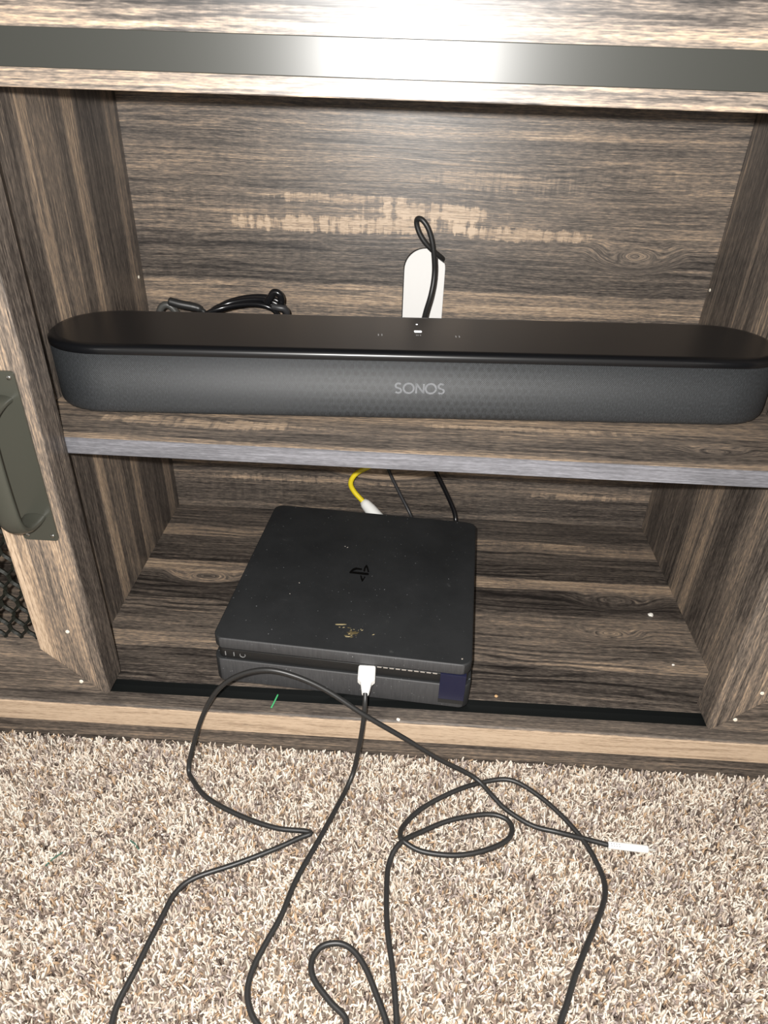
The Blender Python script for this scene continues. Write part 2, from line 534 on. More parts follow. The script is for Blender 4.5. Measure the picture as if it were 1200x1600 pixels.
box('header_board', XO0, XO1, -0.0236, -0.0050, 0.6035, 0.70, M_head, stand, 0.0008)
hb = box('track_rail', XO0, XO1, -0.0262, -0.0236, 0.6138, 0.6338, M_rail_metal, stand, 0.0005)
box('top_board', XO0 - .03, XO1 + .03, -0.045, YB + .006, 0.7001, 0.722, M_head, stand, 0.001)
for (x, y, z) in ((XL, 0.3452, 0.3961), (XR, 0.3545, 0.4067)):
    s = 1 if x < 0 else -1
    bm = bmesh.new()
    bmesh.ops.create_cone(bm, cap_ends=True, segments=10, radius1=0.0020, radius2=0.0016, depth=0.0008,
                          matrix=Matrix.Translation((x + s * .0004, y, z)) @ Matrix.Rotation(s * math.pi / 2, 4, 'Y'))
    tag(bm_obj('cover_dot', bm, M_plugdot, stand), 'tiny white dot')


def sliding_door(name, xa, xb, tilt, handle):
    """xa is the edge seen in the opening, xb the far edge; barn door standing in the groove"""
    sgn = 1 if xb > xa else -1
    w, z0, z1 = 0.060, 0.0612, 0.600
    y0, y1 = -0.0110, 0.0210
    st = M_stileR if sgn > 0 else M_stile
    bm = bmesh.new()

    def quad(pts):
        A = [bm.verts.new((p[0], y0, p[1])) for p in pts]
        B = [bm.verts.new((p[0], y1, p[1])) for p in pts]
        bm.faces.new(A)
        bm.faces.new(B[::-1])
        n = len(pts)
        for i in range(n):
            bm.faces.new((A[i], A[(i + 1) % n], B[(i + 1) % n], B[i]))
    c = 0.004
    quad([(xa, z0 + c), (xa, z1 - c), (xa + sgn * c, z1), (xa + sgn * w, z1 - w), (xa + sgn * w, z0 + w), (xa + sgn * c, z0)])
    bmesh.ops.recalc_face_normals(bm, faces=bm.faces)
    piv = Vector((xa, 0.005, z0))
    me = bpy.data.meshes.new(name)
    es = [e for e in bm.edges if e.calc_face_angle(0) > 0.7]
    bmesh.ops.bevel(bm, geom=es, offset=0.0012, segments=2, profile=.6, affect='EDGES')
    bm.to_mesh(me)
    bm.free()
    d = bpy.data.objects.new(name, me)
    COL.objects.link(d)
    me.materials.append(st)
    d.parent = stand
    d.location = piv - Vector(SB)
    me.transform(Matrix.Translation(-piv))
    d.rotation_euler = (0, tilt, 0)
    g = 0.0004
    prism('stile', [[(xb, z0), (xb, z1), (xb - sgn * w, z1 - w), (xb - sgn * w, z0 + w)]], 'y', y0, y1, st, d, 0.0012)
    prism('bottom_rail', [[(xa + sgn * (c + g * 2), z0), (xb - sgn * g * 2, z0), (xb - sgn * (w + g), z0 + w - g), (xa + sgn * (w + g), z0 + w - g)]],
          'y', y0 + .0006, y1, M_rail, d, 0.0008)
    prism('top_rail', [[(xa + sgn * (c + g * 2), z1), (xb - sgn * g * 2, z1), (xb - sgn * (w + g), z1 - w + g), (xa + sgn * (w + g), z1 - w + g)]],
          'y', y0 + .0006, y1, M_rail, d, 0.0008)
    # expanded metal sheet, one pressed piece
    bm = bmesh.new()
    cw, ch, ym = 0.0162, 0.0320, 0.0035
    lo, hi = min(xa, xb) + w - .004, max(xa, xb) - w + .004
    x = lo
    ox = (xa + sgn * w)
    nx = int((hi - lo) / cw) + 2
    nz = int((z1 - z0 - 2 * w) / ch) + 1
    zs = z0 + w
    prof = [(0.0, 0.02), (0.25, 0.05), (0.42, 0.17), (0.58, 0.33), (0.75, 0.45), (1.0, 0.48)]
    for i in range(-1, nx):
        for j in range(0, nz + 1):
            xn, zn = lo + i * cw, zs - ch * .55 + j * ch
            for sx in (-1, 1):
                for up in (0, 1):
                    pts = []
                    for k, (tz, tx) in enumerate(prof):
                        zz = zn + (tz * .5 * ch if not up else ch - tz * .5 * ch)
                        pts.append(Vector((xn + cw * .5 + sx * tx * cw, ym + .0012 * (1 if up else -1) * tx * 2, zz)))
                    pts = [p for p in pts if zs - .006 < p.z < z1 - w + .006 and lo - .001 < p.x < hi + .001]
                    if len(pts) >= 2:
                        add_tube(bm, pts, 0.00145, 4, 0.0024, up=(1, 0, 0))
    tag(bm_obj('mesh_panel', bm, M_mesh, d), kind='stuff')
    dots = ([(-0.3089, 0.1476), (-0.3096, 0.0786)] if sgn < 0 else [(0.3563, 0.0786), (0.3705, 0.118)])
    for (px, pz) in dots:
        bm = bmesh.new()
        bmesh.ops.create_cone(bm, cap_ends=True, segments=10, radius1=0.0022, radius2=0.0017, depth=0.0010,
                              matrix=Matrix.Translation((px, y0 - .0002, pz)) @ Matrix.Rotation(math.pi / 2, 4, 'X'))
        tag(bm_obj('nail_plug', bm, M_plugdot, d), 'pale nail plug')
    if handle:
        hx0, hx1, hz0, hz1 = -0.3225, -0.2915, 0.2585, 0.4165
        prism('handle_plate', [rrect(hx1 - hx0, hz1 - hz0, .003, 4, (hx0 + hx1) / 2, (hz0 + hz1) / 2)], 'y', y0 - .0020, y0 - .0001,
              M_handle, d, 0.0005)
        cx = (hx0 + hx1) / 2
        bm = bmesh.new()
        yy = y0 - .0015
        path = catmull([(cx, yy, 0.2830), (cx, yy - .012, 0.2832), (cx, yy - .026, 0.2872), (cx, yy - .034, 0.2985), (cx, yy - .036, 0.320),
                        (cx, yy - .036, 0.355), (cx, yy - .034, 0.3775), (cx, yy - .026, 0.3888), (cx, yy - .012, 0.3928), (cx, yy, 0.3930)], 8)
        add_tube(bm, path, 0.0098, 14, 0.0040, up=(1, 0, 0))
        bm_obj('handle_grip', bm, M_handle, d, smooth=True)
        for (sx, sz) in ((hx0 + .0045, hz0 + .005), (hx1 - .0045, hz0 + .005), (hx0 + .0045, hz1 - .005), (hx1 - .0045, hz1 - .005)):
            bm = bmesh.new()
            bmesh.ops.create_uvsphere(bm, u_segments=10, v_segments=6, radius=0.0021,
                                      matrix=Matrix.Translation((sx, y0 - .0021, sz)) @ Matrix.Diagonal((1, .5, 1, 1)))
            tag(bm_obj('screw', bm, M_screw, d, smooth=True), 'bright domed screw head')
    return d


sliding_door('sliding_door', -0.2822, -0.700, 0.004, True)
sliding_door('sliding_door', 0.3318, 0.752, -0.006, False)

# ------------------------------------------------------------------ soundbar
sb = thing('soundbar', 'long black soundbar with rounded ends standing on the upper shelf', 'speaker', (0.0183, 0.1370, ZS + .0004), 0.0622)


def stadium(hl, d, n=20):
    r = d / 2
    e = r * 1.12
    out = []
    for s in (1, -1):
        for k in range(n + 1):
            a = -math.pi / 2 + math.pi * k / n
            ca, sa = math.cos(a), math.sin(a)
            p = 2 / 2.25
            x = (hl - e) + e * math.copysign(abs(ca) ** p, ca)
            y = r * math.copysign(abs(sa) ** p, sa)
            out.append((s * x, s * y))
    return out


def lathe_stack(name, rings, mat, parent):
    """closed outlines stacked in z: rings = [(outline, z)]"""
    bm = bmesh.new()
    R = [[bm.verts.new((p[0], p[1], z)) for p in o] for o, z in rings]
    n = len(R[0])
    for a, b in zip(R, R[1:]):
        for i in range(n):
            bm.faces.new((a[i], a[(i + 1) % n], b[(i + 1) % n], b[i]))
    bm.faces.new(R[0][::-1])
    bm.faces.new(R[-1])
    bmesh.ops.recalc_face_normals(bm, faces=bm.faces)
    o = bm_obj(name, bm, mat, parent, world=False)
    for p in o.data.polygons:
        p.use_smooth = len(p.vertices) == 4
    return o


t = NT('perforated_grille')
tc = t.n('ShaderNodeTexCoord')
sp = t.n('ShaderNodeSeparateXYZ')
t.link(tc.outputs['Object'], sp.inputs[0])
hv = t.vec(t.math('MULTIPLY', sp.outputs[0], 1.0), t.math('MULTIPLY', sp.outputs[2], 1.0), 0.0)
# fine perforation rows
wx = t.math('SINE', t.math('MULTIPLY', sp.outputs[0], 2 * math.pi / 0.0017))
wz = t.math('SINE', t.math('MULTIPLY', sp.outputs[2], 2 * math.pi / 0.0017))
perf = t.math('MULTIPLY', wx, wz)
# hexagonal web showing through around the middle
kk = 4 * math.pi / (math.sqrt(3) * 0.0076)
hx_ = None
for a_ in (90, 30, 150):
    ph = t.math('ADD', t.math('MULTIPLY', sp.outputs[0], kk * math.cos(math.radians(a_))), t.math('MULTIPLY', sp.outputs[2], kk * math.sin(math.radians(a_))))
    cs_ = t.math('COSINE', ph)
    hx_ = cs_ if hx_ is None else t.math('ADD', hx_, cs_)
web = t.smooth(hx_, -0.6, 1.6, 0.0, 1.0)
fade = t.smooth(t.math('ABSOLUTE', sp.outputs[0]), 0.05, 0.16, 1.0, 0.0)
nz_ = t.noise(t.vec(t.math('MULTIPLY', sp.outputs[0], 900.0), sp.outputs[1], t.math('MULTIPLY', sp.outputs[2], 380.0)), 1, 2)
f = t.math('MULTIPLY_ADD', perf, 0.10, t.math('MULTIPLY', nz_, 0.75))
f = t.math('MULTIPLY_ADD', t.math('MULTIPLY', web, fade), -0.17, f)
t.link(t.ramp(f, [(0.0, (.006, .0065, .007)), (0.4, (.021, .0232, .0255)), (0.75, (.048, .052, .057)), (1, (.10, .105, .115))]), t.b.inputs['Base Color'])
t.b.inputs['Roughness'].default_value = 0.55
t.bump(perf, 0.25, 0.0003)
M_grille = t.m
M_top = plain('matte_black_top', (0.0040, 0.0043, 0.0052), 0.31, 0.55)
HL, DD, HH = 0.3398, 0.1058, 0.0664
lathe_stack('foot_pad', [(stadium(HL - .010, DD - .020), 0.0), (stadium(HL - .010, DD - .020), 0.0022)], M_groove, sb)
lathe_stack('grille_body', [(stadium(HL - .0060, DD - .0110), 0.0020), (stadium(HL - .0030, DD - .0050), 0.0030), (stadium(HL - .0012, DD - .0016), 0.0062),
                            (stadium(HL - .0006, DD - .0006), 0.0110), (stadium(HL - .0006, DD - .0006), 0.0585)], M_grille, sb)
lathe_stack('top_plate', [(stadium(HL - .0004, DD - .0004), 0.0584), (stadium(HL, DD), 0.0587), (stadium(HL, DD), 0.0625), (stadium(HL - .0006, DD - .0012), 0.0638), (stadium(HL - .0018, DD - .0034), 0.0650),
                          (stadium(HL - .0042, DD - .0080), 0.0661), (stadium(HL - .0080, DD - .0150), HH)], M_top, sb)


def text_mesh(name, body, size, mat, parent, loc, rot, depth=0.0002, space=1.0):
    cu = bpy.data.curves.new(name, 'FONT')
    cu.body = body
    cu.size = size
    cu.extrude = depth
    cu.align_x = 'CENTER'
    cu.align_y = 'CENTER'
    cu.space_character = space
    ob = bpy.data.objects.new(name + '_curve', cu)
    COL.objects.link(ob)
    dg = bpy.context.evaluated_depsgraph_get()
    me = bpy.data.meshes.new_from_object(ob.evaluated_get(dg))
    bpy.data.objects.remove(ob)
    me.transform(Matrix.Translation(loc) @ Matrix.Rotation(rot, 4, 'X'))
    me.materials.clear()
    return link_mesh(name, me, mat, parent, world=False)


def stroke_text(name, size, gap, mat, parent, y, zc, t=0.0017):
    """geometric capitals S O N O S drawn as thin strokes on the front of the bar"""
    bm = bmesh.new()
    h = size

    def stroke(pts, closed=False):
        P = [Vector((p[0], p[1])) for p in pts]
        n = len(P)
        L, R = [], []
        for i in range(n):
            if closed:
                d = P[(i + 1) % n] - P[i - 1]
            else:
                d = P[min(i + 1, n - 1)] - P[max(i - 1, 0)]
            d.normalize()
            nn = Vector((-d.y, d.x)) * t / 2
            L.append(P[i] + nn)
            R.append(P[i] - nn)
        for yy, flip in ((y, False),):
            a = [bm.verts.new((p.x, yy, p.y)) for p in L]
            b = [bm.verts.new((p.x, yy, p.y)) for p in R]
            m = n if closed else n - 1
            for i in range(m):
                j = (i + 1) % n
                bm.faces.new((a[i], a[j], b[j], b[i]))
    adv = [0, 1.0, 2.08, 3.12, 4.10]
    tot = 4.10
    for ch, q in zip('SONOS', adv):
        cx = (q - tot / 2) * h * 1.02
        if ch == 'O':
            stroke([(cx + h * .50 * math.cos(a), zc + h * .50 * math.sin(a)) for a in [2 * math.pi * k / 28 for k in range(28)]], True)
        elif ch == 'N':
            w = h * .36
            stroke([(cx - w, zc - h * .5), (cx - w, zc + h * .5)])
            stroke([(cx - w, zc + h * .46), (cx + w, zc - h * .46)])
            stroke([(cx + w, zc - h * .5), (cx + w, zc + h * .5)])
        else:
            r = h * .255
            pts = [(cx + r * 1.05 * math.cos(a), zc + r + r * .95 * math.sin(a)) for a in [math.radians(35 + 235 * k / 12) for k in range(13)]]
            pts += [(cx + r * 1.15 * math.cos(a), zc - r + r * .95 * math.sin(a)) for a in [math.radians(80 - 225 * k / 12) for k in range(13)]]
            stroke(pts)
    bmesh.ops.solidify(bm, geom=bm.faces[:], thickness=0.0003)
    return bm_obj(name, bm, mat, parent, world=False)


stroke_text('lettering', 0.0092, 0, M_letter, sb, -DD / 2 - .0002, 0.0335)


def flat_on_top(name, w, d, x, y, z, mat, parent, r=0.0004):
    return prism(name, [rrect(w, d, min(r, w * .45, d * .45), 3, x, y)], 'z', z - .0002, z + .00025, mat, parent, world=False)


flat_on_top('indicator_light', .0020, .0020, -0.0003, 0.0262, HH, M_led, sb, .001)
flat_on_top('touch_bar', .0072, .0042, -0.0003, 0.0050, HH, M_led, sb, .001)
bm = bmesh.new()
for xx in (-.0022, -.0008, .0014):
    add_box(bm, xx - .0004, xx + .0006, -.0062, -.0040, HH - .0002, HH + .0002)
bm_obj('touch_mark', bm, M_dots, sb, world=False)
for sx in (-0.0360, 0.0360):
    bm = bmesh.new()
    for q in (-.0016, .0016):
        add_box(bm, sx + q - .00045, sx + q + .00045, -.0085, -.0045, HH - .0002, HH + .0002)
    bm_obj('touch_mark', bm, M_mark, sb, world=False)

# ------------------------------------------------------------------ game console
gc = thing('game_console', 'flat black game console with dusty top on the lower shelf board', 'console', (-0.0343, 0.1357, ZB + .0003), -0.0764)
GW, GD, GH = 0.2660, 0.2590, 0.0642
t = NT('matte_console_plastic')
tc = t.n('ShaderNodeTexCoord')
sp = t.n('ShaderNodeSeparateXYZ')
t.link(tc.outputs['Object'], sp.inputs[0])
geo = t.n('ShaderNodeNewGeometry')
n_ = t.noise(tc.outputs['Object'], 14, 5, 0.65)
dust = t.noise(tc.outputs['Object'], 420, 1, 0.5)
dustm = t.smooth(dust, 0.742, 0.80)
big = t.noise(tc.outputs['Object'], 55, 4, 0.7)
bigm = t.math('MULTIPLY', t.smooth(big, 0.66, 0.78), 0.30)
c0 = t.ramp(n_, [(0.3, (.0095, .0105, .0115)), (0.7, (.0185, .0198, .0212))])
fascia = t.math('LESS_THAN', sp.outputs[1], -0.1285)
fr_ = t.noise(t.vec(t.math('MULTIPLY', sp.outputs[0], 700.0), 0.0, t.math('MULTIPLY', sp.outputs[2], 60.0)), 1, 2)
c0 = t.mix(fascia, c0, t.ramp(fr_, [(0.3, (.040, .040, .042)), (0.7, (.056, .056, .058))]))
c1 = t.mix(bigm, c0, (.10, .10, .10))
c2 = t.mix(t.math('MULTIPLY', dustm, 0.55), c1, (.32, .33, .34))
t.link(c2, t.b.inputs['Base Color'])
t.b.inputs['Roughness'].default_value = 0.60
t.b.inputs['Specular IOR Level'].default_value = 0.5
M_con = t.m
M_strip = plain('console_gloss_strip', (0.012, 0.012, 0.012), 0.42, 0.5)


def slab(name, w, d, r, z0, z1, mat, b0, b1, oy=0.0):
    prof = [(b0, z0), (b0 * .3, z0 + b0 * .35), (0, z0 + b0), (0, z1 - b1), (b1 * .3, z1 - b1 * .35), (b1, z1)]
    rings = [(rrect(w - 2 * i, d - 2 * i, max(r - i, .001), 8, 0, oy), z) for i, z in prof]
    return lathe_stack(name, rings, mat, gc)


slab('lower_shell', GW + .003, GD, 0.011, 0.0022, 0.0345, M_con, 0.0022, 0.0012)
slab('middle_strip', GW - .004, GD - .006, 0.010, 0.0340, 0.0468, M_strip, 0.0004, 0.0004)
slab('slot_core', GW - .012, GD - .016, 0.009, 0.0466, 0.0505, M_groove, 0.0002, 0.0002)
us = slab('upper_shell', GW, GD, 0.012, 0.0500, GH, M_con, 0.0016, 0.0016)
for (fx, fy) in ((-.1, -.1), (.1, -.1), (-.1, .1), (.1, .1)):
    bm = bmesh.new()
    bmesh.ops.create_cone(bm, cap_ends=True, segments=14, radius1=.009, radius2=.009, depth=.0024, matrix=Matrix.Translation((fx, fy, .0012)))
    bm_obj('rubber_foot', bm, M_groove, gc, world=False)
# emblem in the middle of the lid (outline in units of the lid, metres)
cyaw, syaw = math.cos(0.0764), math.sin(0.0764)


def lid(x, y):
    dx, dy = x + 0.0343, y - 0.1357
    return (dx * cyaw - dy * syaw, dx * syaw + dy * cyaw)


EX0, EX1, EY0, EY1 = -0.0463, -0.0234, 0.1204, 0.1518


def em(a, b):
    return lid(EX0 + (a - 390) / 265 * (EX1 - EX0), EY1 - (b - 368) / 222 * (EY1 - EY0))


emb = None
bm = bmesh.new()
for poly in ([(390, 482), (412, 448), (435, 426), (470, 412), (556, 422), (556, 442), (484, 440), (446, 456), (432, 466), (640, 476), (656, 488), (648, 506), (560, 502), (470, 496), (395, 492)],
             [(578, 458), (578, 430), (588, 392), (612, 366), (634, 398), (656, 462), (636, 466), (622, 424), (611, 402), (602, 424), (600, 460)],
             [(540, 514), (556, 560), (570, 592), (586, 590), (614, 530), (600, 522), (586, 556), (574, 550), (560, 516)]):
    A = [bm.verts.new((*em(*p), GH + .00005)) for p in poly]
    B = [bm.verts.new((*em(*p), GH + .0003)) for p in poly]
    tri = tessellate_polygon([[Vector((*em(*p), 0)) for p in poly]])
    for q in tri:
        bm.faces.new([B[i] for i in q])
        bm.faces.new([A[i] for i in reversed(q)])
    n = len(poly)
    for i in range(n):
        bm.faces.new((A[i], A[(i + 1) % n], B[(i + 1) % n], B[i]))
tag(bm_obj('emblem', bm, M_emblem, gc, world=False), 'glossy black emblem on the lid')


def blob(name, pts, h, mat, label=None):
    bm = bmesh.new()
    c = Vector((sum(p[0] for p in pts) / len(pts), sum(p[1] for p in pts) / len(pts), GH + h))
    cv = bm.verts.new(c)
    ring = [bm.verts.new((p[0], p[1], GH - .0001)) for p in pts]
    n = len(ring)
    for i in range(n):
        bm.faces.new((ring[i], ring[(i + 1) % n], cv))
    o = bm_obj(name, bm, mat, gc, world=False)
    return tag(o, label)


def patch_pts(cx, cy, w, h, n=14, seed=1, rot=0.0, jag=.35):
    rr = random.Random(seed)
    out = []
    for k in range(n):
        a = 2 * math.pi * k / n
        q = 1 - jag * rr.random()
        x, y = w / 2 * math.cos(a) * q, h / 2 * math.sin(a) * q
        out.append((cx + x * math.cos(rot) - y * math.sin(rot), cy + x * math.sin(rot) + y * math.cos(rot)))
    return out


blob('dried_smear', patch_pts(*lid(-0.0470, 0.0466), .017, .0030, 14, 3, .16, .25), .0004, M_smear2, 'pale yellowish dried streak')
q = random.Random(12)
for i in range(26):
    a = i / 25
    if i < 6:
        x, y = -0.0500 + .014 * q.random(), 0.0445 - .003 * q.random()
    else:
        x, y = q.gauss(-0.0315, .0055), q.gauss(0.0350, .0030)
    wl = q.uniform(.0025, .0075)
    m = M_smear2 if q.random() < .3 else M_smear
    blob('dried_flake', patch_pts(*lid(x, y), wl, wl * q.uniform(.25, .6), 9, 40 + i, q.uniform(-.3, .6), .6), q.uniform(.0002, .0006), m)
blob('dried_smear', patch_pts(*lid(-0.0330, 0.0345), .024, .0110, 24, 9, .2, .6), .0002, M_smear, 'brownish dried smear')
blob('dried_smear', patch_pts(*lid(-0.0370, 0.0290), .013, .0022, 16, 11, .15, .5), .0005, M_smear2, 'pale dried flake')
M_speck = plain('pale_dust', (0.40, 0.36, 0.32), 0.8, 0.2)
for i, (x, y, w) in enumerate([(-0.0560, 0.1870, .0032), (-0.0530, 0.1850, .0036), (-0.1010, 0.1120, .0030), (-0.1085, 0.0920, .0026), (0.0790, 0.0060, .004)]):
    blob('dust_fleck', patch_pts(*lid(x, y), w, w * .7, 8, 20 + i, i, .5), .0003, M_speck, 'pale dust fleck')
# front details
FY = -GD / 2
tag(box('tab_sticker', 0.1028, 0.1288, FY - .0012, FY + .0040, 0.0150, 0.0500, M_navy, gc, .0003, world=False), 'dark navy film tab on the front right')
box('tab_foot', 0.1028, 0.1288, FY - .0010, FY + .0040, 0.0095, 0.0148, M_strip, gc, .0003, world=False)
bm = bmesh.new()
add_tube(bm, [Vector((-0.1030 + .0028 * math.cos(a), FY + .0029, 0.0405 + .0028 * math.sin(a))) for a in [math.radians(150 + 240 * k / 16) for k in range(17)]], .00035, 6)
bm_obj('button_ring', bm, M_dots, gc, world=False)
for xx in (-0.1215, -0.1125):
    box('button_mark', xx, xx + .0008, FY + .0024, FY + .0034, .0385, .0435, M_dots, gc, .0, world=False)
bm = bmesh.new()
for k in range(11):
    add_box(bm, 0.032 + k * .0063, 0.0365 + k * .0063, FY + .0022, FY + .0034, .0458, .0464)
tag(bm_obj('slot_trim', bm, M_speck, gc, world=False), 'pale edge under the slot')  # row of pale dashes along the lower edge of the slot

# ------------------------------------------------------------------ charging cable plugged into the console
zc = 0.0072
uc = thing('usb_cable', 'long thin black cable looping across carpet, white plug in the game console', 'cable', (-0.02, -0.12, 0.004))
A_air = [(-0.0155, -0.0260, 0.1030), (-0.0152, -0.0330, 0.0960), (-0.0159, -0.0395, 0.0800), (-0.0178, -0.0430, 0.0597), (-0.0210, -0.0462, 0.0355),
         (-0.0245, -0.0520, 0.0150)]
A_fl = [(-0.0300, -0.0655), (-0.0359, -0.0827), (-0.0514, -0.1241), (-0.066, -0.1616), (-0.0738, -0.1927), (-0.083, -0.2165), (-0.089, -0.2338),
        (-0.0906, -0.2501), (-0.0863, -0.2631), (-0.0783, -0.2732), (-0.058, -0.288), (-0.032, -0.286)]
D_fl = [(-0.0108, -0.2691), (-0.0252, -0.2549), (-0.038, -0.2423), (-0.043, -0.2319), (-0.0413, -0.2212), (-0.0337, -0.2143), (-0.0211, -0.2125),
        (-0.0095, -0.2177), (0.0015, -0.2305), (0.012, -0.2504), (0.0198, -0.2672), (0.024, -0.285), (0.0275, -0.283)]
C_fl = [(0.0276, -0.2667), (0.0233, -0.2315), (0.0171, -0.1973), (0.015, -0.1649), (0.0162, -0.1413), (0.0256, -0.1233), (0.0466, -0.1077),
        (0.0745, -0.0937), (0.1092, -0.0851), (0.1277, -0.0887), (0.1327, -0.0998), (0.1254, -0.112), (0.1035, -0.1231), (0.0764, -0.1293),
        (0.0466, -0.1282), (0.0298, -0.1218), (0.0253, -0.1144), (0.0293, -0.1022), (0.0465, -0.0826), (0.0787, -0.0616), (0.1087, -0.0476),
        (0.1352, -0.0442), (0.1568, -0.0554), (0.1792, -0.0768), (0.199, -0.1051), (0.2087, -0.1314), (0.2104, -0.1508), (0.2036, -0.1692),
        (0.1871, -0.1966), (0.1718, -0.2221), (0.16, -0.2456), (0.1529, -0.259), (0.135, -0.300), (0.06, -0.345), (-0.08, -0.350), (-0.165, -0.325)]
B_fl = [(-0.1874, -0.2799), (-0.1821, -0.2397), (-0.1743, -0.1992), (-0.1692, -0.1798), (-0.1561, -0.1659), (-0.1222, -0.1506), (-0.0901, -0.1343),
        (-0.0681, -0.1214), (-0.0598, -0.1172), (-0.0650, -0.1148), (-0.0939, -0.1134), (-0.1301, -0.1031), (-0.1657, -0.0868), (-0.1847, -0.0692)]
B_air = [(-0.1935, -0.0560, 0.0090), (-0.1885, -0.0450, 0.0344), (-0.1762, -0.0380, 0.0717), (-0.1595, -0.0345, 0.1037), (-0.1378, -0.0335, 0.1246), (-0.1105, -0.0335, 0.1346),
         (-0.0828, -0.0350, 0.1303), (-0.0521, -0.0385, 0.1170), (-0.0147, -0.0455, 0.0935), (0.0238, -0.0460, 0.0650), (0.0622, -0.0460, 0.0350)]
B_fl2 = [(0.0990, -0.0480, 0.0125), (0.1180, -0.0670, 0.0085), (0.1287, -0.0782, zc), (0.1519, -0.0938, zc), (0.1754, -0.1008, .0095), (0.205, -0.1053, zc), (0.2225, -0.1090, .0068)]


def lift(L, ups=()):
    out = []
    for (x, y) in L:
        z = zc
        for (ux, uy, h) in ups:
            q = math.hypot(x - ux, y - uy)
            z += h * max(0.0, 1 - q / 0.028)
        out.append((x, y, z))
    return out


path = A_air + lift(A_fl) + lift(D_fl) + lift(C_fl, ((0.0255, -0.1215, .0045), (0.108, -0.0478, -.002))) + lift(B_fl) + B_air + B_fl2
cord('cable_cord', path, 0.0025, M_cable, uc, 8, 10)
# white plug in the console
bm = bmesh.new()
pl = Vector((-0.0160, 0.0062, 0.1035))
secs = [(0.0, .0085, .0042), (-.0010, .0088, .0045), (-.0150, .0088, .0045), (-.0165, .0086, .0043), (-.0200, .0056, .0037), (-.0225, .0052, .0034), (-.0290, .0042, .0030), (-.0325, .0034, .0027), (-.0333, .0028, .0024)]
R = []
for (dy, a, b) in secs:
    o2 = rrect(a * 2, b * 2, min(a, b) * .45, 4)
    R.append([bm.verts.new(pl + Vector((p[0] + dy * -.02, dy, p[1] + dy * .035 - .0))) for p in o2])
for a, b in zip(R, R[1:]):
    for i in range(len(a)):
        bm.faces.new((a[i], a[(i + 1) % len(a)], b[(i + 1) % len(a)], b[i]))
bm.faces.new(R[0])
bm.faces.new(R[-1][::-1])
tag(bm_obj('usb_plug', bm, M_white, uc, smooth=False), 'white plug housing in the console front')
# white jack at the other end, lying on the carpet
ax = Vector((0.0372, -0.0020, 0.0)).normalized()
p0 = Vector((0.2222, -0.1090, 0.0070))
bm = bmesh.new()
add_tube(bm, [p0 + ax * d for d in (0, .0008, .0362, .0370)], [.0030, .0034, .0037, .0032], 16)
jk = bm_obj('jack_sleeve', bm, M_white, uc, smooth=True)
tag(jk, 'white sleeve of the free plug end')
for p in jk.data.polygons:
    p.use_smooth = len(p.vertices) == 4
bm = bmesh.new()
add_tube(bm, [p0 + ax * d for d in (.0365, .0405, .0410, .0415, .0440)], [.0012, .0012, .0009, .0012, .0007], 10)
tag(bm_obj('jack_tip', bm, plain('pale_metal', (.75, .74, .70), .3, .5, 0.6), uc), 'metal tip of the free plug')
bm = bmesh.new()
for q in range(4):
    for r_ in (0, 1):
        pp = p0 + ax * (.0026 + q * .0024) + Vector((0.0, -.0006 - r_ * .0016, .0034 - r_ * .0007))
        add_box(bm, pp.x - .0004, pp.x + .0004, pp.y - .0004, pp.y + .0004, pp.z - .0005, pp.z + .0003)
bm_obj('grip_dimples', bm, M_dots, uc)

# ------------------------------------------------------------------ cables behind the console and soundbar
c = thing('power_cord', 'black cord looping out of the round-topped hole behind the soundbar', 'cable', (0.03, 0.34, ZS))
cord('cord_loop', [(0.056, 0.405, 0.4100), (0.0515, 0.380, 0.4200), (0.0462, 0.366, 0.4262), (0.0389, 0.3555, 0.4333), (0.0304, 0.3525, 0.4402), (0.0219, 0.351, 0.4484), (0.0153, 0.351, 0.4576), (0.0114, 0.351, 0.4668),
                   (0.0111, 0.350, 0.4723), (0.0134, 0.348, 0.4745), (0.0179, 0.346, 0.4731), (0.0237, 0.345, 0.4664), (0.0283, 0.345, 0.4563), (0.0316, 0.345, 0.4441),
                   (0.0338, 0.346, 0.4306), (0.0350, 0.347, 0.4169), (0.0344, 0.345, 0.4029), (0.0318, 0.340, 0.3880), (0.0275, 0.330, 0.3740), (0.024, 0.315, 0.361),
                   (0.020, 0.285, 0.3500), (0.017, 0.250, 0.3480), (0.016, 0.215, 0.3550), (0.016, 0.1925, 0.3630)], 0.0031, M_cable, c, 8, 12)

c = thing('coiled_cable', 'bundled black cable lying behind the left part of the soundbar', 'cable', (-0.17, 0.29, ZS))
rr = random.Random(7)


def loop_pts(x0, x1, y, zlo, zhi, ph):
    pts = []
    cx, hw = (x0 + x1) / 2, (x1 - x0) / 2
    for k in range(14):
        a = 2 * math.pi * k / 14 + ph
        pts.append((cx + hw * math.cos(a), y + .012 * math.sin(a * 2), (zlo + zhi) / 2 + (zhi - zlo) / 2 * math.sin(a)))
    return pts


